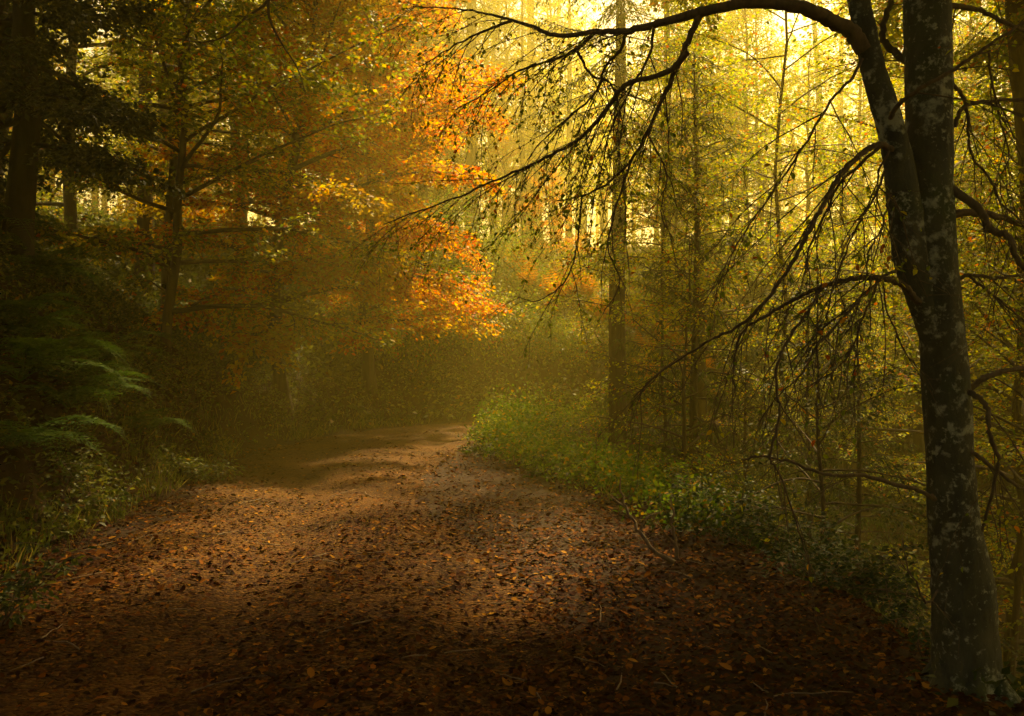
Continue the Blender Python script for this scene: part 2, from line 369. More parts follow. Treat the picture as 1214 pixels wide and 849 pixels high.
mb.add(np.stack([RX, RY, RZ], -1).reshape(-1, 3), np.stack([i, i + ny, i + ny + 1, i + 1], -1)[..., ::-1].reshape(-1, 4))
tag(link('road', mb.mesh('road', M['road_soil'], True)), 'leaf strewn dirt road curving away to the right', 'road', kind='structure')

# haze
hb = MB(); x0, x1, y0, y1, z0, z1 = -150, 150, -60, 210, -18, 34
hb.add([(x0, y0, z0), (x1, y0, z0), (x1, y1, z0), (x0, y1, z0), (x0, y0, z1), (x1, y0, z1), (x1, y1, z1), (x0, y1, z1)],
       [(0, 3, 2, 1), (4, 5, 6, 7), (0, 1, 5, 4), (1, 2, 6, 5), (2, 3, 7, 6), (3, 0, 4, 7)])
hm, hn, ho = new_mat('haze'); pv = hn.nodes.new('ShaderNodeVolumePrincipled')
pv.inputs['Color'].default_value = (*HAZE_COLOR, 1); pv.inputs['Density'].default_value = HAZE_DENSITY; pv.inputs['Anisotropy'].default_value = .55
hn.links.new(pv.outputs[0], ho.inputs['Volume'])
tag(link('haze', hb.mesh('haze', hm)), 'pale golden mist filling the forest air', 'haze', kind='stuff')

# ------------------------------------------------------------------ leaf litter and ground plants (stuff)
def litter():
    rng = np.random.default_rng(11); mb = MB()
    # density falls with distance: bands of (depth range, count, leaf size)
    for (d0, d1, n, s) in [(2.8, 6, 34000, .036), (6, 10, 36000, .042), (10, 16, 26000, .05), (16, 27, 10000, .06)]:
        y = rng.uniform(d0, d1, n); x = rng.uniform(-.62, .62, n) * y
        if d0 > 9: x = rng.uniform(-8, 6, n)
        sd, hw = road_sd(x, y); nz = fbm(x * .8 + 3, y * .5, 3)
        edge = np.maximum(sstep(.5, 1.0, -sd / hw), sstep(-.9, .45, sd - np.interp(y, [0, 3, 6, 9, 11, 13, 15, 17], [1.9, 1.6, 1.1, .6, .55, 1.0, 1.5, 1.85])))
        tracks = np.exp(-((sd + .9) / .45) ** 2) + .8 * np.exp(-((sd - .75) / .4) ** 2)
        keep = rng.random(n) < np.clip(.50 + 1.3 * (nz - .42) + .6 * edge - .30 * tracks, .16, 1) * sstep(3.2, .8, np.abs(sd) - hw) * np.where(sd < -hw - .5, .6, 1)
        x, y = x[keep], y[keep]; k = len(x)
        z = height(x, y) + .008 + rng.random(k) ** 2 * .022
        th = rng.uniform(0, 2 * math.pi, k); ax = np.stack([np.cos(th), np.sin(th), rng.normal(0, .3, k)], 1)
        nn = UP + rng.standard_normal((k, 3)) * .32
        leaves(mb, np.stack([x, y, z], 1), ax, nn, s * np.exp(rng.normal(-.08, .33, k)), .62, rng.choice([.05]), six=(d1 <= 10))
    o = link('leaf_litter', mb.mesh('leaf_litter', M['litter']))
    tag(o, 'brown fallen beech leaves scattered over the road', 'fallen leaves', kind='stuff')
litter()

def ground_cover(name, label, cat, rng, cx, cy, h, rad, per, size, mat, six=False, wid=.6):
    """Leafy low plants: every clump a dome of leaves on the slope."""
    mb = MB(); n = len(cx); base = height(cx, cy)
    k = per; tot = n * k
    th = rng.uniform(0, 2 * math.pi, (n, k)); r = np.sqrt(rng.random((n, k))) * rad[:, None]
    x = cx[:, None] + r * np.cos(th); y = cy[:, None] + r * np.sin(th); fr = r / rad[:, None]
    zt = h[:, None] * (1 - fr ** 2 * .75) * rng.uniform(.35, 1.05, (n, k))
    z = base[:, None] * .3 + height(x, y) * .7 + zt
    out = np.stack([np.cos(th) * fr, np.sin(th) * fr, np.full_like(th, .7)], -1)
    ax = np.stack([np.cos(th), np.sin(th), np.full_like(th, .1)], -1) + rng.standard_normal((n, k, 3)) * .6
    nn = out + rng.standard_normal((n, k, 3)) * .5
    leaves(mb, np.stack([x, y, z], -1).reshape(tot, 3), ax.reshape(tot, 3), nn.reshape(tot, 3), (size * rng.uniform(.6, 1.3, (n, k))).ravel(), wid, .1, six)
    return tag(link(name, mb.mesh(name, mat)), label, cat, kind='stuff')

rng = np.random.default_rng(21)
def scatter(n, xr, yr, cond):
    x = rng.uniform(*xr, n); y = rng.uniform(*yr, n); sd, hw = road_sd(x, y); m = cond(x, y, -sd - hw, sd - hw); return x[m], y[m]
x, y = scatter(7000, (-16, 1), (3.5, 24), lambda x, y, u, v: (u > .15) & (u < 9) & (fbm(x * .6, y * .6) > .30) & (rng.random(len(x)) < np.where(u < .8, .55, 1)))
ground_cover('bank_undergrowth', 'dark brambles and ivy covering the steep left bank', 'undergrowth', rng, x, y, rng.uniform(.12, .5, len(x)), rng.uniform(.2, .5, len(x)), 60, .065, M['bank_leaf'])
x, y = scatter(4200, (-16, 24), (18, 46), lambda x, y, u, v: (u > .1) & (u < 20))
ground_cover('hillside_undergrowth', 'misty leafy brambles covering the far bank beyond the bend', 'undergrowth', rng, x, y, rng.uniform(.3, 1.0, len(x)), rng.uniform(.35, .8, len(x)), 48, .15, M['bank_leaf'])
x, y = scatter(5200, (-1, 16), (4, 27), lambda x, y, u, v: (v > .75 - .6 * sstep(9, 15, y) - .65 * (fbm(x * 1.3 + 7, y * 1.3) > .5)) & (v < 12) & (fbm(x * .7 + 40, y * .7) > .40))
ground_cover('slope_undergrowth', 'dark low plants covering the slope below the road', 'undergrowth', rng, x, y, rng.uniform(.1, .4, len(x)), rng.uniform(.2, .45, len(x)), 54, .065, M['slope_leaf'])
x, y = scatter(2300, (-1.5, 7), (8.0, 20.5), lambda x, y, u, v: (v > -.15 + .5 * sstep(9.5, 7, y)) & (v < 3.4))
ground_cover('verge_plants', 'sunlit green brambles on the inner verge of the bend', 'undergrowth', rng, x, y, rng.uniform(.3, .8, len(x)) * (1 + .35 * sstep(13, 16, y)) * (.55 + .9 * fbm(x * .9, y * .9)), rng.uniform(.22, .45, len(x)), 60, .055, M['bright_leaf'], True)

def grass():
    mb = MB()
    x, y = scatter(9000, (-7, 1), (6, 24), lambda x, y, u, v: (u > -.15) & (u < .65) & (fbm(x * .9 + 5, y * .9) > .42))
    x2, y2 = scatter(3000, (-2, 4), (10, 19), lambda x, y, u, v: (v > -.1) & (v < .6))
    x = np.r_[x, x2]; y = np.r_[y, y2]; k = 5
    x = np.repeat(x, k) + rng.normal(0, .05, len(x) * k); y = np.repeat(y, k) + rng.normal(0, .05, len(y) * k); n = len(x)
    ax = np.stack([rng.normal(0, .5, n), rng.normal(0, .5, n), np.ones(n)], 1)
    leaves(mb, np.stack([x, y, height(x, y) - .01], 1), ax, rng.standard_normal((n, 3)), rng.uniform(.08, .28, n), .06, .02)
    tag(link('verge_grass', mb.mesh('verge_grass', M['grass_blade'])), 'short grass along the left edge of the road', 'grass', kind='stuff')
grass()

# ------------------------------------------------------------------ ferns: a thing with fronds
def frond_mesh(name, mat, L=.8, n=20, seed=0):
    r = np.random.default_rng(seed); mb = MB()
    t = np.linspace(0, 1, 14); pts = np.stack([t * L * (.55 if seed else .85), 0 * t, L * ((1.1 * t - .55 * t ** 2.5) if seed else (.75 * t - .85 * t ** 2.2))], 1); tube(mb, pts, np.linspace(.005, .0015, 14), 3)
    q, f = resample(pts, L / n)
    for p, fr in zip(q, f):
        if fr < .12: continue
        ln = L * .30 * math.sin(min(1, (fr + .08) * 1.05) * math.pi) ** .8 * (1 - .25 * fr) + .015
        for s in (-1, 1):
            m = 7; tt = np.linspace(.05, .95, m); c = p + np.outer(tt * ln, [.38, s * .9, -.12])
            ax = np.concatenate([np.tile([.8, s * .45, -.05], (m, 1)), np.tile([-.45, s * .8, -.05], (m, 1))]) + r.normal(0, .1, (2 * m, 3))
            leaves(mb, np.concatenate([c, c]), ax, np.tile(UP, (2 * m, 1)) + r.normal(0, .2, (2 * m, 3)), np.tile(ln * .26 * (1.1 - tt * .7), 2), .45, .04)
    return mb.mesh(name, mat)
def make_fern(frond, label, loc, group, n, s, seed):
    r = random.Random(seed); f = thing('fern', label, 'fern', loc, group, r.uniform(0, 6), s)
    for k in range(n):
        o = link('frond', frond, f); o.rotation_euler = (r.uniform(-.15, .15), r.uniform(-.35, .15), k * 2 * math.pi / n + r.uniform(-.25, .25)); q = r.uniform(.75, 1.1); o.scale = (q, q, q)
    return f
FG = frond_mesh('frond', M['fern_leaf']); FB = frond_mesh('frond', M['bracken_leaf'], 1.0, 16, 2)

# ------------------------------------------------------------------ trees
def beech(name, label, loc, seed, H, r0, n_limb, h0, crown_r, leaf, leaf_mat_, leaf_step=.05, sec_step=.34, sec_len=.9, bias=(0, 0), keep=1., lean=(0, 0), group=None, tert=.45, bark='conifer_bark', elev=(10, 45), cat='tree', rz=0, limb_pts=12, top=.0, six=False, az_list=None, mult=2, flat=.45):
    rng = np.random.default_rng(seed); root = thing(name, label, cat, loc, group, rz)
    wood, fol, lf = MB(), MB(), Leafset(mult)
    k = 14; t = np.linspace(0, 1, k); tr = np.stack([lean[0] * t ** 1.3, lean[1] * t ** 1.3, t * H - .3], 1); tr[1:, :2] += np.cumsum(rng.normal(0, H * .006, (k - 1, 2)), 0)
    rad = r0 * (1 - .86 * t ** .9); rad[0] *= 1.45; tube(wood, tr, rad, 9 if r0 > .12 else 7, .03, rng)
    for j in range(n_limb):
        f = h0 / H + (1 - h0 / H) * ((j + rng.random() * .7) / n_limb) ** .85; f = min(f, .985)
        p = np.array([np.interp(f, t, tr[:, i]) for i in range(3)]); rr = np.interp(f, t, rad)
        az = j * 2.4 + rng.normal(0, .35) if az_list is None else az_list[j % len(az_list)] + rng.normal(0, .3)
        dxy = np.array([math.cos(az), math.sin(az)]); w = 1 + (dxy @ np.array(bias)) if any(bias) else 1
        rel = (f - h0 / H) / (1 - h0 / H); L = crown_r * max(.15, w) * (1 - .72 * rel ** 1.5) * rng.uniform(.75, 1.12)
        el = math.radians(elev[0] + (elev[1] - elev[0]) * rel + rng.normal(0, 6))
        lp = walk(rng, p, (dxy[0] * math.cos(el), dxy[1] * math.cos(el), math.sin(el)), L, limb_pts, .07, .012 + .03 * (1 - rel))
        lr = min(rr * .6, .018 + L * .011); tube(wood, lp, np.linspace(lr, .006, len(lp)), 5)
        fan(rng, wood, lf, lp, lr, sec_len * (.5 + .5 * L / crown_r), sec_step, leaf_step, leaf, .18, .03, tert, keep, flat=flat)
    link('trunk', wood.mesh(name + '_wood', M[bark], True), root)
    lf.build(fol, six=six, wid=.62); link('crown', fol.mesh(name + '_crown', M[leaf_mat_]), root)
    root['leafcount'] = 0; del root['leafcount']
    return root

def conifer(name, label, loc, seed, H, r0, h0, R, mat, group=None, per_m=5, droop=.05, needle=.17, wid=.2, step=.035, dens=1.3, hang=.5, bark='conifer_bark', el0=-12):
    rng = np.random.default_rng(seed); root = thing(name, label, 'tree', loc, group)
    wood, fol, lf = MB(), MB(), Leafset()
    k = 12; t = np.linspace(0, 1, k); tr = np.stack([0 * t, 0 * t, t * H - .4], 1); tr[1:, :2] += np.cumsum(rng.normal(0, H * .0015, (k - 1, 2)), 0)
    rad = r0 * (1 - .9 * t); rad[0] *= 1.3; tube(wood, tr, rad, 9, .02, rng)
    nb = int((H - h0) * per_m)
    for j in range(nb):
        f = (h0 + (H - h0) * (j + rng.random()) / nb) / H; p = np.array([np.interp(f, t, tr[:, i]) for i in range(3)])
        rel = (f * H - h0) / (H - h0); L = R * (1 - rel) ** .75 * rng.uniform(.6, 1.1) + .25; az = j * 2.4 + rng.normal(0, .4); el = math.radians(el0 + 45 * rel + rng.normal(0, 6))
        lp = walk(rng, p, (math.cos(az) * math.cos(el), math.sin(az) * math.cos(el), math.sin(el)), L, 7, .05, droop * .6)
        tube(wood, lp, np.linspace(.012 + L * .006, .004, len(lp)), 4)
        q, fr = resample(lp, .16 / dens); tt = nrm(np.gradient(q, axis=0)) if len(q) > 1 else []
        s = 1
        for pp, ff, t2 in zip(q, fr, tt):
            if ff < .12: continue
            s = -s; h = nrm(np.cross(t2, UP) + 1e-6)
            tw = walk(rng, pp, .6 * t2 + s * h * .7 + np.array([0, 0, -hang * rng.random()]), (.25 + L * .22) * (1.1 - .7 * ff) * rng.uniform(.6, 1.2), 3, .1, .06 + hang * .12)
            tube(wood, tw, [.004, .003, .003, .002], 3)
            lf.along(rng, tw, step, needle, .6, .2 + hang * .5, start=0)
    link('trunk', wood.mesh(name + '_wood', M[bark], True), root)
    lf.build(fol, wid=wid, fold=.04); link('crown', fol.mesh(name + '_crown', M[mat]), root)
    print(name, sum(len(p_) for p_ in lf.p))
    return root

# --- the big foreground beech, its limbs traced as real branches at their own depths
def foreground_beech():
    rng = np.random.default_rng(77); D = 4.3
    base = at(1146, 846, D); base[2] = hz(base[0], base[1]) - .03
    root = thing('beech_tree', 'big lichen spotted beech with two stems and drooping bare branches at the road edge', 'tree', base)
    O = base
    def P(px, py, d): return at(px, py, d) - O
    mbt = MB()
    ctl = [(1148, 862, D), (1145, 835, D), (1144, 764, D), (1141, 696, D), (1131, 620, D), (1127, 560, D), (1121, 451, D), (1115, 382, D), (1104, 300, D), (1102, 200, D), (1101, 100, D + .03), (1099, 0, D + .05), (1097, -140, D + .1), (1090, -420, D + .2), (1080, -900, D + .4), (1075, -1500, D + .7)]
    wpx = [98, 80, 73, 70, 58, 53, 53.5, 50, 56, 52, 53, 54, 50, 44, 30, 8]
    pts = smooth_path([P(*c) for c in ctl], 7); rad = np.interp(np.linspace(0, 1, len(pts)), np.linspace(0, 1, len(wpx)), np.array(wpx)) * .5 / FPX * D
    # flared, lumpy trunk
    tube(mbt, pts, rad, 20, .018, rng)
    for j in range(6):                                            # root flare
        a_ = j * 1.05 + .3; rp = [np.array([math.cos(a_) * .08, math.sin(a_) * .08, .34]), np.array([math.cos(a_) * .12, math.sin(a_) * .12, .1]), np.array([math.cos(a_) * .23, math.sin(a_) * .23, -.07])]
        tube(mbt, smooth_path(rp, 4), np.linspace(.05, .055, 9), 8, .05, rng)
    link('trunk', mbt.mesh('beech_trunk', M['beech_bark'], True), root)
    st = MB(); ctl = [(1118, 480, D + .02), (1107, 420, D), (1095, 362, D - .02), (1080, 305, D - .04), (1072, 240, D - .05), (1061, 171, D - .06), (1046, 118, D - .07), (1036, 85, D - .07), (1027, 45, D - .08), (1018, 0, D - .1), (1004, -60, D - .12), (985, -190, D - .2), (960, -420, D - .3), (940, -700, D - .3)]
    w2 = [10, 20, 34, 40, 38, 32, 30, 28, 26, 25, 24, 22, 16, 6]
    pts = smooth_path([P(*c) for c in ctl], 7); rad = np.interp(np.linspace(0, 1, len(pts)), np.linspace(0, 1, len(w2)), np.array(w2)) * .5 / FPX * D
    tube(st, pts, rad, 14, .02, rng); link('stem', st.mesh('beech_stem', M['beech_bark'], True), root)
    lfall = Leafset()
    def limb(c, w0, w1, twig=.35, step=.13, leafy=.25, sub=True, start=.12, seedless=None, droop=.06):
        pts = smooth_path([P(*q) for q in c], 6); pts[1:-1] += rng.normal(0, .0025, (len(pts) - 2, 3))
        dm = np.mean([q[2] for q in c]); rad = (w1 + (w0 * .92 - w1) * (1 - np.linspace(0, 1, len(pts))) ** 1.15) * .5 / FPX * dm
        mb = MB(); tube(mb, pts, rad, 8 if w0 > 5 else 6, .03, rng); lf = Leafset()
        q, f = resample(pts, step * .62); t = nrm(np.gradient(q, axis=0)); sd = 1
        for p, fr, tt in zip(q, f, t):
            if fr < start or rng.random() < .12: continue
            sd = -sd; h = nrm(np.cross(tt, np.array([0, -.35, 1.0])) + 1e-6)
            d = .8 * tt + sd * h * rng.uniform(.2, .8) + rng.standard_normal(3) * .22 + np.array([0, 0, -.38])
            L = twig * rng.uniform(.6, 2.3) * (1.1 - .45 * fr); sp = walk(rng, p, d, L, 8, .075, droop); r = .0021 + .0024 * (1 - fr)
            tube(mb, sp, np.linspace(r, .0012, len(sp)), 4)
            lf.along(rng, sp, .03, .034, .6, .3, keep=leafy * .5, start=.25)
            if sub:
                q2, f2 = resample(sp, .07); t2 = nrm(np.gradient(q2, axis=0)) if len(q2) > 1 else []
                for p2, fr2, tt2 in zip(q2, f2, t2):
                    if fr2 < .15 or rng.random() < .1: continue
                    d2 = .8 * tt2 + rng.standard_normal(3) * .5 + np.array([0, 0, -.15]); s2 = walk(rng, p2, d2, L * .45 * rng.uniform(.4, 1.3), 4, .1, droop)
                    tube(mb, s2, np.linspace(.0017, .0010, len(s2)), 3); lf.along(rng, s2, .026, .034, .6, .3, keep=leafy * .5, start=.2)
        o = link('limb', mb.mesh('beech_limb', M['branch_bark'], True), root)
        if lf.p:
            fm = MB(); lf.build(fm, six=True); link('leaves', fm.mesh('beech_leaves', M['yellow_leaf']), o)
        return pts
    # long arch across the top
    limb([(1024, 60, 4.2), (1009, 37, 4.18), (988, 26, 4.15), (958, 12, 4.1), (917, 4, 4.1), (872, 5, 4.15), (831, 14, 4.25), (804, 21, 4.35), (776, 29, 4.5), (742, 37, 4.7), (707, 37, 4.9), (663, 43, 5.15), (632, 32, 5.3), (608, 24, 5.45), (571, 15, 5.65), (537, 10, 5.85), (490, 8, 6.1)], 19, 1.6, .42, .11, .5, start=.3)
    limb([(831, 15, 4.25), (815, 50, 4.3), (805, 75, 4.4), (786, 116, 4.6), (767, 157, 4.8), (748, 191, 5.0), (718, 219, 5.2), (690, 232, 5.4), (660, 238, 5.5)], 8, 2, .42, .13, .35)
    limb([(815, 62, 4.3), (793, 85, 4.4), (742, 101, 4.6), (714, 137, 4.8), (683, 167, 5.0), (639, 191, 5.3), (591, 212, 5.6), (537, 236, 5.9), (485, 254, 6.2), (455, 266, 6.4)], 7, 1.6, .45, .11, .5)
    limb([(742, 37, 4.7), (735, 60, 4.75), (718, 79, 4.85), (704, 113, 5.0), (673, 140, 5.2), (645, 165, 5.4), (625, 190, 5.55)], 5, 1.4, .4, .12, .45)
    limb([(707, 37, 4.9), (684, 58, 5.05), (653, 72, 5.2), (619, 82, 5.4), (578, 109, 5.6), (540, 130, 5.8)], 5, 1.4, .4, .11, .55)
    limb([(684, 60, 5.0), (700, 88, 5.0), (722, 98, 5.0), (735, 130, 5.0), (728, 170, 5.05)], 4, 1.2, .3, .12, .4)
    limb([(608, 24, 5.45), (571, 38, 5.6), (537, 55, 5.7), (500, 78, 5.9)], 4, 1.2, .35, .1, .6)
    limb([(776, 29, 4.5), (768, 70, 4.5), (745, 110, 4.6), (722, 160, 4.7), (712, 205, 4.8), (700, 250, 4.9)], 4, 1.2, .35, .13, .3)
    limb([(748, 191, 5.0), (726, 260, 5.0), (722, 300, 5.05), (735, 335, 5.1), (715, 372, 5.2)], 3.4, 1.2, .3, .12, .5)
    limb([(767, 157, 4.8), (790, 205, 4.75), (784, 250, 4.8), (800, 290, 4.8)], 2.6, 1.0, .28, .14, .3)
    limb([(690, 232, 5.3), (684, 290, 5.3), (672, 330, 5.3), (640, 356, 5.4), (612, 352, 5.5)], 2.8, 1.0, .25, .12, .5)
    # drooping limbs left of the stem
    limb([(1058, 178, 4.2), (1043, 171, 4.15), (1023, 181, 4.1), (998, 205, 4.0), (982, 232, 3.95), (968, 256, 3.9), (951, 290, 3.85), (934, 320, 3.85), (903, 362, 3.85), (872, 389, 3.9), (842, 403, 3.95), (804, 427, 4.05), (776, 447, 4.1), (752, 471, 4.2)], 9, 1.8, .4, .12, .15)
    limb([(1092, 362, 4.25), (1083, 352, 4.2), (1070, 338, 4.15), (1043, 330, 4.1), (1009, 331, 4.1), (971, 341, 4.1), (941, 355, 4.15), (906, 376, 4.2), (879, 396, 4.25), (870, 434, 4.3), (872, 470, 4.3)], 10, 1.8, .35, .13, .15)
    limb([(1022, 70, 4.15), (1010, 92, 4.1), (988, 116, 4.05), (971, 143, 4.0), (941, 191, 3.95), (920, 222, 3.9), (889, 266, 3.9), (868, 300, 3.9), (850, 335, 3.9)], 4.5, 1.3, .35, .13, .25)
    limb([(1045, 172, 4.15), (1012, 201, 4.2), (992, 222, 4.3), (975, 260, 4.4), (958, 300, 4.5), (950, 340, 4.55), (930, 372, 4.6)], 5, 1.3, .35, .12, .2)
    limb([(1062, 322, 4.15), (1050, 326, 4.1), (1023, 352, 4.0), (995, 382, 3.95), (968, 413, 3.9), (947, 447, 3.9), (924, 468, 3.9), (900, 500, 3.95)], 5, 1.4, .3, .13, .2)
    limb([(1040, 330, 4.1), (1035, 350, 4.05), (1026, 369, 4.0), (1012, 410, 4.0), (995, 434, 4.0), (965, 454, 4.05), (940, 466, 4.1)], 4, 1.2, .28, .13, .2)
    limb([(975, 340, 4.1), (958, 369, 4.0), (927, 417, 3.9), (920, 458, 3.85), (924, 492, 3.8), (913, 540, 3.8), (922, 559, 3.8), (941, 610, 3.8), (958, 665, 3.8), (961, 692, 3.8)], 4.6, 1.6, .25, .16, .08)
    limb([(1050, 200, 4.2), (1036, 235, 4.15), (1020, 262, 4.1), (1003, 300, 4.05), (985, 350, 4.0), (975, 395, 4.0), (955, 430, 4.0)], 3.6, 1.2, .28, .12, .25)
    limb([(1056, 230, 4.2), (1046, 268, 4.1), (1030, 300, 4.0), (1024, 345, 3.95), (1005, 385, 3.95)], 3.2, 1.1, .25, .12, .3)
    limb([(1046, 325, 4.1), (1050, 360, 4.1), (1062, 395, 4.1), (1078, 425, 4.08), (1096, 445, 4.1)], 2.6, 1.2, .18, .16, .1)
    limb([(1054, 178, 4.15), (1040, 215, 4.2), (1062, 240, 4.1), (1075, 280, 4.08)], 3, 1.1, .2, .13, .3)
    limb([(1108, 592, 4.22), (1103, 588, 4.15), (1077, 578, 4.05), (1023, 564, 3.9), (988, 564, 3.85), (958, 556, 3.85), (937, 548, 3.85), (903, 541, 3.9), (879, 545, 3.95)], 7, 2, .22, .2, .12)
    limb([(1112, 700, 4.2), (1098, 715, 4.1), (1086, 690, 4.0), (1075, 672, 4.0), (1070, 640, 4.0)], 3.5, 1.5, .2, .14, .1)
    # twig crossing the trunk up to the right, and the limbs on the right
    limb([(1056, 140, 4.15), (1062, 128, 4.08), (1080, 112, 4.0), (1101, 99, 3.95), (1132, 82, 3.95), (1166, 58, 3.95), (1214, 27, 4.0), (1260, 0, 4.1)], 7, 3, .3, .16, .3)
    limb([(1118, 215, 4.3), (1127, 224, 4.25), (1159, 246, 4.2), (1173, 270, 4.15), (1197, 282, 4.1), (1204, 305, 4.1), (1222, 325, 4.1), (1260, 345, 4.1)], 13, 5, .3, .16, .2)
    limb([(1118, 258, 4.3), (1129, 255, 4.3), (1155, 252, 4.35), (1180, 256, 4.4), (1214, 267, 4.5), (1260, 290, 4.6)], 12, 6, .35, .16, .2)
    limb([(1120, 92, 4.35), (1130, 101, 4.35), (1142, 116, 4.4), (1148, 150, 4.4), (1152, 184, 4.4), (1173, 212, 4.4), (1187, 240, 4.4), (1210, 262, 4.4)], 6, 2, .35, .13, .3)
    limb([(1132, 150, 4.4), (1142, 127, 4.4), (1173, 120, 4.45), (1214, 118, 4.5), (1260, 125, 4.6)], 6, 3, .35, .13, .3)
    limb([(1125, 338, 4.3), (1134, 334, 4.3), (1149, 326, 4.3), (1180, 330, 4.35), (1214, 326, 4.4), (1260, 325, 4.5)], 6, 2.5, .3, .14, .25)
    limb([(1149, 327, 4.3), (1165, 340, 4.25), (1180, 352, 4.2), (1204, 372, 4.2), (1240, 405, 4.2)], 4, 2, .25, .14, .25)
    limb([(1140, 466, 4.3), (1151, 460, 4.3), (1165, 450, 4.3), (1180, 443, 4.35), (1214, 435, 4.45), (1260, 432, 4.6)], 9, 5, .3, .16, .2)
    limb([(1142, 462, 4.25), (1152, 467, 4.2), (1170, 482, 4.15), (1173, 512, 4.1), (1183, 550, 4.1), (1172, 600, 4.1), (1165, 630, 4.15)], 9, 3, .28, .15, .15)
    limb([(1145, 535, 4.25), (1158, 540, 4.2), (1180, 557, 4.2), (1214, 580, 4.2), (1250, 590, 4.2)], 7, 3, .25, .15, .15)
    limb([(1172, 60, 4.3), (1180, 120, 4.4), (1196, 180, 4.45), (1186, 220, 4.5), (1200, 270, 4.5)], 3, 1.2, .3, .12, .3)
    limb([(1092, 90, 4.4), (1075, 72, 4.45), (1060, 62, 4.5), (1046, 44, 4.5), (1050, 20, 4.5), (1057, 0, 4.5), (1070, -40, 4.5)], 11, 6, .3, .2, .2)
    limb([(1120, 5, 4.4), (1140, 8, 4.45), (1166, 14, 4.5), (1190, 26, 4.5), (1230, 44, 4.6)], 8, 4, .3, .14, .3)
    # upper crown above the frame
    crng = np.random.default_rng(5); wood, fol, lf = MB(), MB(), Leafset(2)
    for j in range(20):
        h = 3.2 + j * .28; az = j * 2.4; p = np.array([-.2, .1, h + 1.0]); el = math.radians(15 + 2 * j)
        L = 3.4 * (1 - .02 * j); lp = walk(crng, p, (math.cos(az) * math.cos(el), math.sin(az) * math.cos(el), math.sin(el)), L, 10, .08, .01)
        tube(wood, lp, np.linspace(.05, .006, 11), 5); fan(crng, wood, lf, lp, .04, 1.2, .24, .06, .06, .2, .02, .5)
    link('upper_limbs', wood.mesh('beech_upper', M['branch_bark'], True), root); lf.build(fol); link('crown', fol.mesh('beech_crown', M['mixed_leaf']), root)
foreground_beech()

# --- left and centre trees
# orange beech leaning over the road
b = (-4.7, 18.2); orange = beech('orange_beech', 'glowing orange beech leaning over the left side of the road', (b[0], b[1], hz(*b)), 8, 11, .16, 58, 1.4, 4.1, .105, 'sunset_leaf', .05, .22, 1.3, (.3, -.2), lean=(1.5, -.6), mult=4, flat=.6)
b = (-3.4, 21.2); beech('orange_beech', 'tall orange beech standing just behind the glowing one', (b[0], b[1], hz(*b)), 9, 15, .15, 60, 2.0, 3.4, .11, 'orange_leaf', .055, .22, 1.2, (.1, -.1), lean=(.6, -.5), mult=4, flat=.6)
b = (-5.9, 15.0); beech('young_beech', 'young beech with layered yellow green sprays on the left bank', (b[0], b[1], hz(*b)), 12, 9, .10, 46, 1.0, 3.3, .095, 'mixed_leaf', .06, .24, 1.2, (.5, -.5), keep=.9, lean=(1.3, -1.5), mult=3, flat=.6)
b = (-6.4, 16.5); beech('slender_beech', 'slender hazy beech with yellow leaves behind the young beech', (b[0], b[1], hz(*b)), 31, 12, .13, 34, 3.0, 3.2, .07, 'yellow_leaf', .06, .24, 1.3, keep=.9, mult=4)
b = (-6.1, 10.8); beech('evergreen_oak', 'dense dark evergreen tree in the upper left corner above the bank', (b[0], b[1], hz(*b)), 44, 9.5, .19, 84, 1.7, 2.6, .08, 'dark_leaf', .035, .18, 1.0, (-.3, -.25), elev=(-18, 40), mult=6, bark='dark_bark')
b = (-9.5, 12.5); beech('evergreen_oak', 'dark evergreen tree partly out of frame at the left', (b[0], b[1], hz(*b)), 45, 9.5, .19, 54, 1.2, 3.2, .09, 'dark_leaf', .04, .22, 1.1, elev=(-14, 45), mult=4, bark='dark_bark')

b = (5.7, 18.5); beech('sparse_beech', 'airy golden beech with small scattered leaves against the pale sky', (b[0], b[1], hz(*b)), 61, 18, .065, 40, 5.5, 4.4, .085, 'yellow_leaf', .055, .26, 1.5, keep=.75, mult=2)
b = (8.6, 17.5); beech('sparse_beech', 'airy golden beech with small scattered leaves right of the big trunk', (b[0], b[1], hz(*b)), 62, 17, .09, 44, 4.0, 4.6, .085, 'yellow_leaf', .055, .28, 1.5, keep=.8, mult=2)
b = (2.9, 15.4); beech('low_beech', 'low young beech with bright yellow leaves on the verge right of the bend', (b[0], b[1], hz(*b)), 63, 6.5, .07, 30, .9, 2.4, .06, 'yellow_leaf', .05, .24, 1.0, keep=.8, mult=2)
b = (2.95, 17.0); beech('low_beech', 'slim young beech with yellow leaves just right of the bend conifer', (b[0], b[1], hz(*b)), 65, 10, .05, 34, 4.6, 2.7, .085, 'yellow_leaf', .05, .24, 1.1, keep=.9, mult=2)
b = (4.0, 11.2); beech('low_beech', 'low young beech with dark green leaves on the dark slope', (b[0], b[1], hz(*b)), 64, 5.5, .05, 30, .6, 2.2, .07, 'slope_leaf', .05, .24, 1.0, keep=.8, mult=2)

for k, (px, d, lab) in enumerate([(795, 28, 'airy golden beech between the bend conifer and the sparse crown'), (1185, 13, 'airy golden beech at the right edge of the picture')]):
    o = copy_tree(bpy.data.objects['sparse_beech.001' if k % 2 else 'sparse_beech']); x = (px - W / 2) / FPX * d; o.location = (x, d, hz(x, d)); o.rotation_euler = (0, 0, 1.1 + k * 1.3); o.scale = [(.9, .75)[k]] * 3; o['label'] = lab

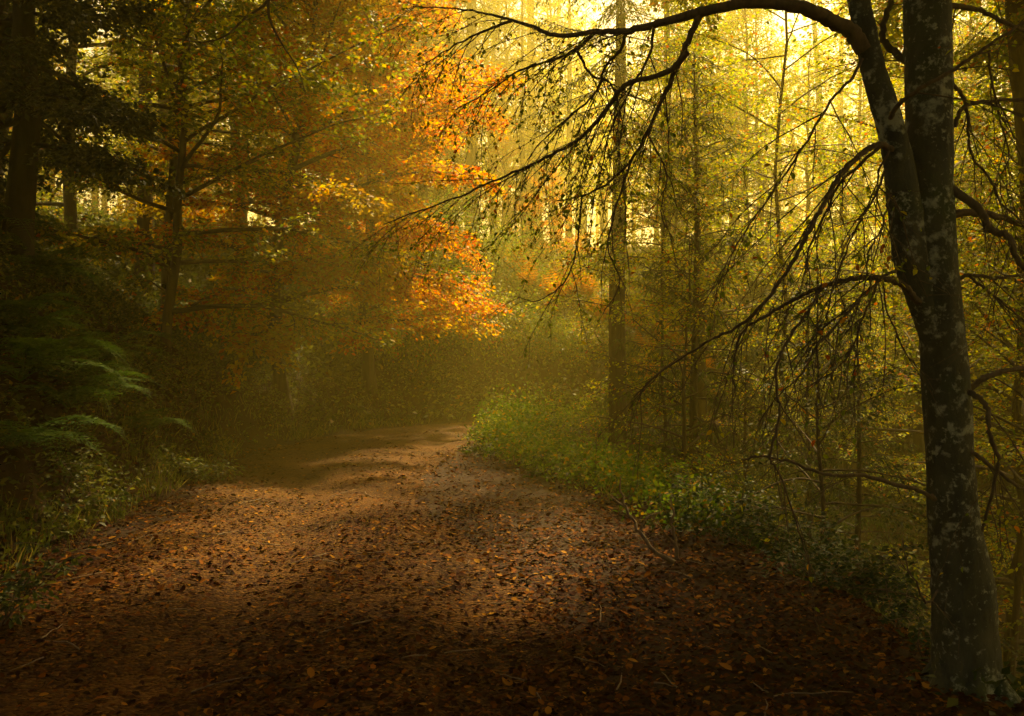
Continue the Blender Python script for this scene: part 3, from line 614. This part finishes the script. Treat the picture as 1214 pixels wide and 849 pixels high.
# --- background kinds, one of each built, the rest copied
KIND = {}
KIND['yellow'] = beech('golden_beech', 'x', (0, 0, 0), 101, 17, .20, 48, 2.5, 4.8, .13, 'yellow_leaf', .09, .30, 1.7, mult=2)
KIND['mixed'] = beech('olive_beech', 'x', (0, 0, 0), 102, 15, .18, 48, 1.5, 4.5, .125, 'mixed_leaf', .09, .30, 1.7, mult=2)
KIND['orange'] = beech('rust_beech', 'x', (0, 0, 0), 103, 9, .12, 34, 1.0, 3.4, .095, 'orange_leaf', .065, .26, 1.4, mult=3)
KIND['fir'] = conifer('fir_tree', 'x', (0, 0, 0), 104, 22, .27, 9.5, 3.2, 'needle')
KIND['spruce'] = conifer('spruce_tree', 'x', (0, 0, 0), 105, 13, .15, 1.2, 3.0, 'needle', per_m=7, hang=.8)
KIND['larch'] = conifer('larch_tree', 'x', (0, 0, 0), 106, 19, .22, 5, 3.6, 'gold_needle', per_m=4, hang=.9, needle=.12)
KNAME = {'yellow': 'golden_beech', 'mixed': 'olive_beech', 'orange': 'rust_beech', 'fir': 'fir_tree', 'spruce': 'spruce_tree', 'larch': 'larch_tree'}
used = set()
def place(kind, x, y, label, group, s=1., rz=0., dz=0.):
    o = KIND[kind]
    if kind in used: o = copy_tree(o)
    used.add(kind); o.location = (x, y, hz(x, y) - .1 + dz); o.rotation_euler = (0, 0, rz); o.scale = (s, s, s); tag(o, label, 'tree', group); return o
def place_px(kind, px, d, label, group, s=1., rz=0.): return place(kind, (px - W / 2) / FPX * d, d, label, group, s, rz)
G1, G2, G3, G4 = 'conifers beyond the bend', 'trees on the slope below the road', 'trees on the left hillside', 'added shade trees around the viewpoint'
place_px('fir', 732, 18.3, 'tall straight conifer trunk at the inside of the bend', G1, .8, .4)
place_px('fir', 560, 33, 'misty conifer trunk standing on the bank above the end of the road', G1, 1.1, 2.0)
place_px('fir', 538, 40, 'faint conifer trunk just left of the misty trunk on the bank', G1, 1.1, 3.0)
place_px('fir', 790, 29, 'thin conifer trunk behind the orange bracken right of the bend', G1, .8, 1.2)
place_px('fir', 630, 46, 'palest conifer trunk above the middle of the far bank', G1, 1.2, 4.4)
place_px('fir', 198, 25, 'wide hazy conifer trunk rising behind the young beech', G3, 1.25, 5)
place_px('fir', 171, 19, 'dark conifer trunk low behind the layered beech sprays', G3, .7, 5.5)
place_px('fir', 345, 29, 'conifer trunk in the mist behind the orange beech', G3, 1., 2.5)
place_px('larch', 500, 31, 'golden drooping larch behind the orange beech', G1, .9, .4)
place_px('larch', 440, 38, 'golden larch higher on the hill behind the orange beech', G1, 1, 1.4)
place_px('larch', 675, 47, 'golden larch behind the far bank in the glow', G1, .95, 2.2)
place_px('spruce', 822, 16.5, 'dark slim spruce rooted below the verge plants', G2, .8, .3)
place_px('spruce', 905, 26, 'drooping green spruce below the road in the middle of the slope', G2, .6, 1.3)
place_px('spruce', 1000, 27, 'drooping green spruce left of the big beech trunk', G2, .72, 2.3)
place_px('spruce', 1190, 21, 'drooping green spruce right of the big beech trunk', G2, 1., 4.3)
place_px('yellow', 900, 37, 'golden beech on the slope under the left side of the pale sky', G2, .72, .6)
place_px('yellow', 1000, 20, 'golden beech on the slope close left of the big trunk', G2, .5, 1.1)
place_px('yellow', 1090, 33, 'golden beech straight behind the big trunk', G2, .8, 2.1)
place_px('mixed', 1200, 15, 'olive beech at the right edge of the picture', G2, .8, 3.1)
place_px('yellow', 800, 50, 'golden beech just right of the bend conifer', G2, .8, 4.1)
place_px('mixed', 835, 40, 'olive beech deep in the valley mist', G2, 1.1, 5.1)
for k, (kd, px, d, sc, w) in enumerate([('spruce', 1015, 12.5, .48, 'low dark spruce in the hollow just left of the big trunk'), ('spruce', 885, 15.5, .46, 'low dark spruce in the hollow behind the brambles'), ('spruce', 960, 16.5, .55, 'dark spruce in the hollow behind the drooping bare twigs'), ('yellow', 1095, 22, .7, 'golden beech on the slope hidden behind the big trunk'), ('yellow', 830, 21, .62, 'small golden beech just below the verge of the bend'),
        ('mixed', 1160, 25, .9, 'olive beech on the slope seen between the trunk and the right limbs'), ('yellow', 955, 29, .6, 'golden beech below the brightest patch of sky'), ('mixed', 880, 31, .8, 'olive beech in the valley behind the slim spruce'), ('yellow', 1215, 31, 1., 'golden beech in the valley at the right edge'), ('mixed', 1020, 36, .8, 'olive beech deep in the valley left of the big trunk')]):
    place_px(kd, px, d, w, G2, sc, k * 1.7)
place_px('orange', 650, 31, 'rusty young beech lighting up the far bank', G1, .5, 1)
place_px('orange', 425, 29, 'second orange beech behind the glowing one', G3, 1., 3)
place_px('mixed', 290, 24, 'olive beech on the hillside behind the young beech', G3, .9, 2)
place_px('yellow', 560, 44, 'golden beech at the top of the far bank', G3, 1., 3)
place_px('mixed', 90, 21, 'olive beech deep behind the dark evergreen', G3, .9, 3.3)

brng = np.random.default_rng(33)
BL = {'yellow': 'misty golden beech further back among the trees', 'mixed': 'misty olive beech further back among the trees', 'fir': 'misty bare boled conifer further back among the trees', 'spruce': 'misty drooping spruce further back among the trees', 'larch': 'misty golden larch further back among the trees', 'orange': 'misty rust coloured beech further back among the trees'}
nb = 0
while nb < 36:
    d = brng.uniform(27, 56); px = brng.uniform(-30, 1240); x = (px - W / 2) / FPX * d; sd, hw = road_sd(np.array([x]), np.array([d]))
    if abs(sd[0]) < hw[0] + 1.5 or (-4 < x < 13 and d < 43) or (x <= -4 and d < 33): continue
    right = sd[0] > 0
    kind = brng.choice(['yellow', 'mixed', 'spruce', 'larch', 'yellow'] if right else ['mixed', 'larch', 'fir', 'yellow', 'spruce', 'orange'])
    if 560 < px < 760 and kind in ('spruce', 'fir'): continue
    sc = brng.uniform(.8, 1.15)
    if 800 < px < 1080: sc *= .6
    place(kind, x, d, BL[kind], 'misty trees further back', sc, brng.uniform(0, 6)); nb += 1
for k, (kd, px, d, sc, w) in enumerate([('larch', 530, 41, 1.0, 'golden larch among the pale trunks above the bank'), ('yellow', 600, 43, .9, 'golden beech in the bright mist above the far bank'), ('yellow', 500, 36, .8, 'golden beech just right of the orange crown'), ('larch', 585, 52, 1.1, 'palest golden larch far up in the bright mist'), ('yellow', 655, 50, 1., 'golden beech in the glow behind the bend conifer'), ('mixed', 470, 46, 1., 'olive beech high on the hill behind the orange crown'), ('larch', 620, 37, .7, 'short golden larch leaning over the far bank'), ('yellow', 400, 33, 1., 'golden beech hidden in the mist left of the larches'), ('mixed', 545, 36, .36, 'small olive beech on the crest of the far bank'), ('orange', 600, 37, .6, 'small rust beech on the crest of the far bank'), ('yellow', 470, 32, .45, 'small golden beech on the crest left of the misty trunks'), ('yellow', 640, 40, .5, 'small golden beech behind the topmost bush'), ('mixed', 515, 39, .55, 'small olive beech between the misty trunks')]):
    place_px(kd, px, d, w, G1, sc, k * 1.9)

def bush(name, label, loc, seed, r_, h, mat, n=3800, leaf=.1):
    r = np.random.default_rng(seed); root = thing(name, label, 'bush', loc, 'bushes on the far bank'); w, f = MB(), MB()
    for k in range(9):
        az = r.uniform(0, 6.28); sp = walk(r, (0, 0, -.1), (math.cos(az) * .7, math.sin(az) * .7, 1), h * .9, 6, .12, .03); tube(w, sp, np.linspace(.018, .005, 7), 5)
    cl = nrm(r.standard_normal((46, 3)) * [1, 1, .9]) * r.uniform(.45, 1, (46, 1)) * [r_, r_, h * .6] + [0, 0, h * .5]; cl[:, 2] = np.maximum(cl[:, 2], .1)
    i = r.integers(0, 46, n); off = r.standard_normal((n, 3)) * .19 * r_; p = cl[i] + off; out = nrm(p - [0, 0, h * .35])
    leaves(f, p, out + r.standard_normal((n, 3)) * .6 + [0, 0, -.5], out + UP * .6 + r.standard_normal((n, 3)) * .4, leaf * r.uniform(.6, 1.25, n), .6, .1)
    link('stem', w.mesh(name + '_stem', M['branch_bark']), root); link('foliage', f.mesh(name + '_foliage', M[mat]), root); return root
BK = [bush('bush', 'rounded green gold bush on the far bank', (0, 0, 0), 201, 1.5, 1.6, 'bright_leaf'), bush('bush', 'x', (0, 0, 0), 202, 1.3, 1.9, 'mixed_leaf')]
for k, (px, d, sc, lab) in enumerate([(640, 25.5, .7, 'rounded bush on the far bank left of the bend conifer'), (690, 26.2, .7, 'golden bush on the far bank just left of the bend conifer'), (600, 24.8, .9, 'bush low on the far bank where the road vanishes'), (555, 24.2, .95, 'bush at the foot of the far bank left of the road end'), (510, 23.2, .9, 'bush on the bank left of the road end'), (470, 22.5, .9, 'low bush on the bank under the orange crown'), (575, 27, 1.1, 'bush halfway up the far bank'), (655, 28.5, .8, 'bush on the crest of the far bank'), (520, 26, 1.1, 'bush below the misty conifer trunk'), (430, 22, .9, 'dark bush under the orange beech'), (765, 26.5, .7, 'bush between the two conifers right of the bend'), (800, 25.5, .7, 'bush right of the bend under the bracken'), (610, 30, 1.2, 'topmost bush of the far bank'), (720, 28.5, .8, 'bush behind the bend conifer')]):
    o = BK[k % 2] if k < 2 else copy_tree(BK[k % 2]); x, y, z = ground_at(px, d); o.location = (x, y, z); o.scale = (sc,) * 3; o.rotation_euler = (0, 0, k * 1.1); o['label'] = lab

# far wood
def far_forest():
    r = np.random.default_rng(9); wood, fol = MB(), MB()
    for k in range(150):
        d = r.uniform(50, 115); x = r.uniform(-.72, .72) * d; z = hz(x, d); h = r.uniform(13, 21); tube(wood, [(x, d, z - .5), (x + r.normal(0, .3), d, z + h * .5), (x + r.normal(0, .5), d, z + h)], [.25, .17, .04], 6)
        n = 420; rr = r.uniform(2.6, 4.2); p = r.standard_normal((n, 3)); p = nrm(p) * (r.random((n, 1)) ** .4) * np.array([rr, rr, h * .42]) * (1 + .3 * r.standard_normal((n, 1)))
        leaves(fol, p + np.array([x, d, z + h * .6]), r.standard_normal((n, 3)), r.standard_normal((n, 3)) + UP, r.uniform(.25, .55, n), .6, .1)
    o = tag(link('far_forest', fol.mesh('far_forest', M['yellow_leaf'])), 'far misty woodland closing the view behind the nearer trees', 'forest', kind='stuff')
    tag(link('far_forest_trunks', wood.mesh('far_trunks', M['conifer_bark'], True)), 'pale far trunks inside the misty woodland', 'forest', kind='stuff')
far_forest()

# --- trees added mostly out of view, crowns placed to shade road and slope
KIND['shade_canopy'] = beech('shade_beech', 'x', (0, 0, 0), 107, 21, .24, 52, 10.5, 6.4, .12, 'mixed_leaf', .08, .26, 2.2, (.4, 0), elev=(12, 50), mult=6, lean=(4.2, 0))
KIND['high'] = beech('shade_beech', 'x', (0, 0, 0), 108, 26, .26, 52, 14.5, 6.6, .12, 'mixed_leaf', .08, .26, 2.2, (.4, 0), elev=(12, 50), mult=6, lean=(4.6, 0))
for k, (x, y, s, face) in enumerate([(9.4, 13.0, 1.05, 185), (8.6, 9.5, 1.0, 170), (8.1, 6.0, 1.0, 190), (-7.3, 11.6, 1.12, 10), (-6.6, 7.5, 1.0, 0), (-11.5, 15.0, 1.0, 0), (-8.3, 14.0, .92, -5),
                                     (-5.6, 1.5, 1.0, 0), (5.2, .5, 1.0, 180), (0.5, -5.5, 1.1, 90), (-6, -6, 1.05, 30), (7.5, -6, 1.05, 150), (12, 3, 1.1, 180), (13.2, 13.5, 1.05, 190), (12.5, 9.5, .95, 180), (-11, 4, 1.1, 0), (-2, -13, 1.1, 90)]):
    place('high' if x > 8 else 'shade_canopy', x, y, 'unseen tall beech added beside the viewpoint, its high crown shading road and slope', G4, s, math.radians(face))

# ------------------------------------------------------------------ ferns, sticks, sapling
rr = random.Random(4)
spots = []
for k in range(26):
    d = rr.uniform(6.8, 12); px = rr.uniform(-10, 210)
    x = (px - W / 2) / FPX * d; sd, hw = road_sd(np.array([x]), np.array([d])); u = -sd[0] - hw[0]
    if u > .5: spots.append((x, d, u))
for k, (x, y, u) in enumerate(spots):
    make_fern(FG, 'green fern arching out of the brambles on the left bank', (x, y, hz(x, y) + .12), 'ferns on the left bank', rr.randint(8, 10), rr.uniform(1.1, 1.7), k)
for k in range(30):
    px, d = [(rr.uniform(600, 722), rr.uniform(26.5, 29)), (rr.uniform(752, 845), rr.uniform(24.5, 27.5)), (rr.uniform(640, 760), rr.uniform(12.5, 15))][k % 3 if k > 26 else k % 2]
    x, y, z = ground_at(px, d)
    make_fern(FB, 'rusty orange bracken plant rising out of the green plants near the bend', (x, y, z + (1.0 if d > 20 else .25)), 'bracken near the bend', rr.randint(7, 9), rr.uniform(.8, 1.3), 100 + k)


def plant(name, label, loc, h, seed, mat, n_st=5, leaf=.05, cat='plant', spread=.5):
    r = np.random.default_rng(seed); root = thing(name, label, cat, loc); w, f, lf = MB(), MB(), Leafset(2)
    for k in range(n_st):
        az = r.uniform(0, 6.28); sp = walk(r, (0, 0, -.03), (math.cos(az) * spread, math.sin(az) * spread, 1), h * r.uniform(.6, 1.1), 8, .1, .05)
        tube(w, sp, np.linspace(.006, .002, 9), 5); lf.along(r, sp, .035, leaf, .5, start=.25)
        q, fr = resample(sp, .07)
        for p, ff in zip(q, fr):
            if ff < .3: continue
            tw = walk(r, p, (r.normal(), r.normal(), .25), h * .3, 4, .15, .05); tube(w, tw, [.003, .003, .002, .002, .001], 3); lf.along(r, tw, .03, leaf, .5)
    link('stem', w.mesh(name + '_stem', M['stick_bark'], True), root); lf.build(f, six=True); link('foliage', f.mesh(name + '_foliage', M[mat]), root)
def px_ground(px, d): return ground_at(px, d)
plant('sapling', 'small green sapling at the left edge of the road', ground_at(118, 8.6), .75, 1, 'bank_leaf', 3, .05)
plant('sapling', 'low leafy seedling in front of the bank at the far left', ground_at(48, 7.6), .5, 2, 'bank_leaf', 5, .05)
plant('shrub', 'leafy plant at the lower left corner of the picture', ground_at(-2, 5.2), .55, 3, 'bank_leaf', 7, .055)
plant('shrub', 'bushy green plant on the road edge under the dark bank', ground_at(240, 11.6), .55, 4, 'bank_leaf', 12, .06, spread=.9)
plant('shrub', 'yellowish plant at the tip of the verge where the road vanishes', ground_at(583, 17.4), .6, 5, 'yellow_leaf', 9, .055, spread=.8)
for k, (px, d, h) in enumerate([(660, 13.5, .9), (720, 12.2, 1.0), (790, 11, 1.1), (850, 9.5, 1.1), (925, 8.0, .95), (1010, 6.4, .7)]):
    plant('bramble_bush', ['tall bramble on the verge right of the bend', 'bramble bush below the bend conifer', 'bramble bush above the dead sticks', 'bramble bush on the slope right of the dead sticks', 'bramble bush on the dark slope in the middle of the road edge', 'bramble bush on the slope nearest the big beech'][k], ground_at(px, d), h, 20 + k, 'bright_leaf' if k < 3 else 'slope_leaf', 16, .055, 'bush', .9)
def dead_branch(label, main, subs, seed):
    r = np.random.default_rng(seed); o = at(*main[0]); o[2] = min(o[2], hz(o[0], o[1]) + .02); w = MB()
    b0 = at(*main[0]); pts = smooth_path([at(*c) - b0 for c in main], 5); pts[1:] += r.normal(0, .008, (len(pts) - 1, 3)); tube(w, pts, np.linspace(.02, .006, len(pts)), 7, .08, r)
    for s_ in subs:
        p = smooth_path([at(*c) - b0 for c in s_], 5); tube(w, p, np.linspace(.011, .003, len(p)), 5, .08, r)
    x = link('dead_branch', w.mesh('dead_branch', M['stick_bark'], True), None, o); tag(x, label, 'branch', 'dead branches on the road edge')
dead_branch('crooked upright dead stick on the right road edge', [(806, 674, 7.0), (801, 645, 7.0), (797, 615, 7.05), (795, 590, 7.1)], [[(801, 645, 7.0), (786, 630, 6.9), (778, 612, 6.9)]], 1)
dead_branch('forked dead branch leaning in front of the brambles on the right road edge', [(800, 662, 6.8), (775, 648, 6.8), (756, 622, 6.9), (740, 592, 7.0), (735, 560, 7.1)], [[(758, 625, 6.9), (768, 608, 6.9), (785, 602, 7.0)], [(745, 600, 7.0), (725, 585, 7.0)]], 2)

# thin twigs hanging into the picture at the upper left, parts of an added shade beech on the left bank
host = [o for o in bpy.data.objects if o.name.startswith('shade_beech') and abs(o.location.x + 6.6) < .01][0]
inv = host.matrix_basis.inverted(); rng = np.random.default_rng(3)
for tr_, w0 in [([(300, -330, 8.0), (318, -120, 7.9), (318, 0, 7.8), (321, 26, 7.8), (333, 50, 7.8), (352, 80, 7.8), (362, 110, 7.8)], .018), ([(400, -300, 8.6), (355, -60, 8.3), (318, 0, 8.1), (290, 22, 8.0), (268, 42, 7.9), (240, 50, 7.9), (205, 45, 7.9)], .018)]:
    pts = smooth_path([at(*c) for c in tr_], 6); w, f, lf = MB(), MB(), Leafset(2)
    tube(w, pts, np.linspace(w0, .004, len(pts)), 5); q, fr = resample(pts, .16)
    for p, ff in zip(q, fr):
        if ff < .5: continue
        tw = walk(rng, p, (rng.normal(0, .8), rng.normal(0, .5), -.25), .45 * rng.uniform(.4, 1.1), 5, .15, .05); tube(w, tw, np.linspace(.004, .0015, 6), 3); lf.along(rng, tw, .06, .06, .6)
    for mb_ in (w,): mb_.V = [np.array([inv @ Vector(v) for v in V_], np.float32) for V_ in mb_.V]
    lf.build(f, six=True); f.V = [np.array([inv @ Vector(v) for v in V_], np.float32) for V_ in f.V]
    o = link('limb', w.mesh('hanging_twig', M['branch_bark']), host); link('leaves', f.mesh('hanging_leaves', M['yellow_leaf']), o)

def twigs():
    r = np.random.default_rng(8); mb = MB()
    for k in range(150):
        y = r.uniform(3.6, 13); x = r.uniform(-.6, .5) * y; sd, hw = road_sd(np.array([x]), np.array([y]))
        if abs(sd[0]) > hw[0] + .4: continue
        a_ = r.uniform(0, 6.28); L = r.uniform(.1, .45); d = np.array([math.cos(a_), math.sin(a_)]); p = walk(r, (x, y, 0), (d[0], d[1], 0), L, 4, .15); p[:, 2] = height(p[:, 0], p[:, 1]) + .018 + r.random(5) * .012
        tube(mb, p, np.linspace(.005, .002, 5), 5)
    tag(link('fallen_twigs', mb.mesh('fallen_twigs', M['stick_bark'])), 'thin broken twigs lying among the fallen leaves on the road', 'twigs', kind='stuff')
twigs()

for k, (px, d, h, lab) in enumerate([(1065, 5.3, .4, 'small dark seedling on the crest left of the big beech'), (1100, 4.7, .3, 'tiny dark seedling at the foot of the big beech'), (885, 7.6, .45, 'dark seedling between the brambles and the big beech'), (1195, 4.9, .4, 'dark seedling right of the foot of the big beech'), (975, 6.2, .35, 'dark seedling where the leaf litter ends')]):
    plant('sapling', lab, ground_at(px, d), h, 60 + k, 'slope_leaf', 5, .045)
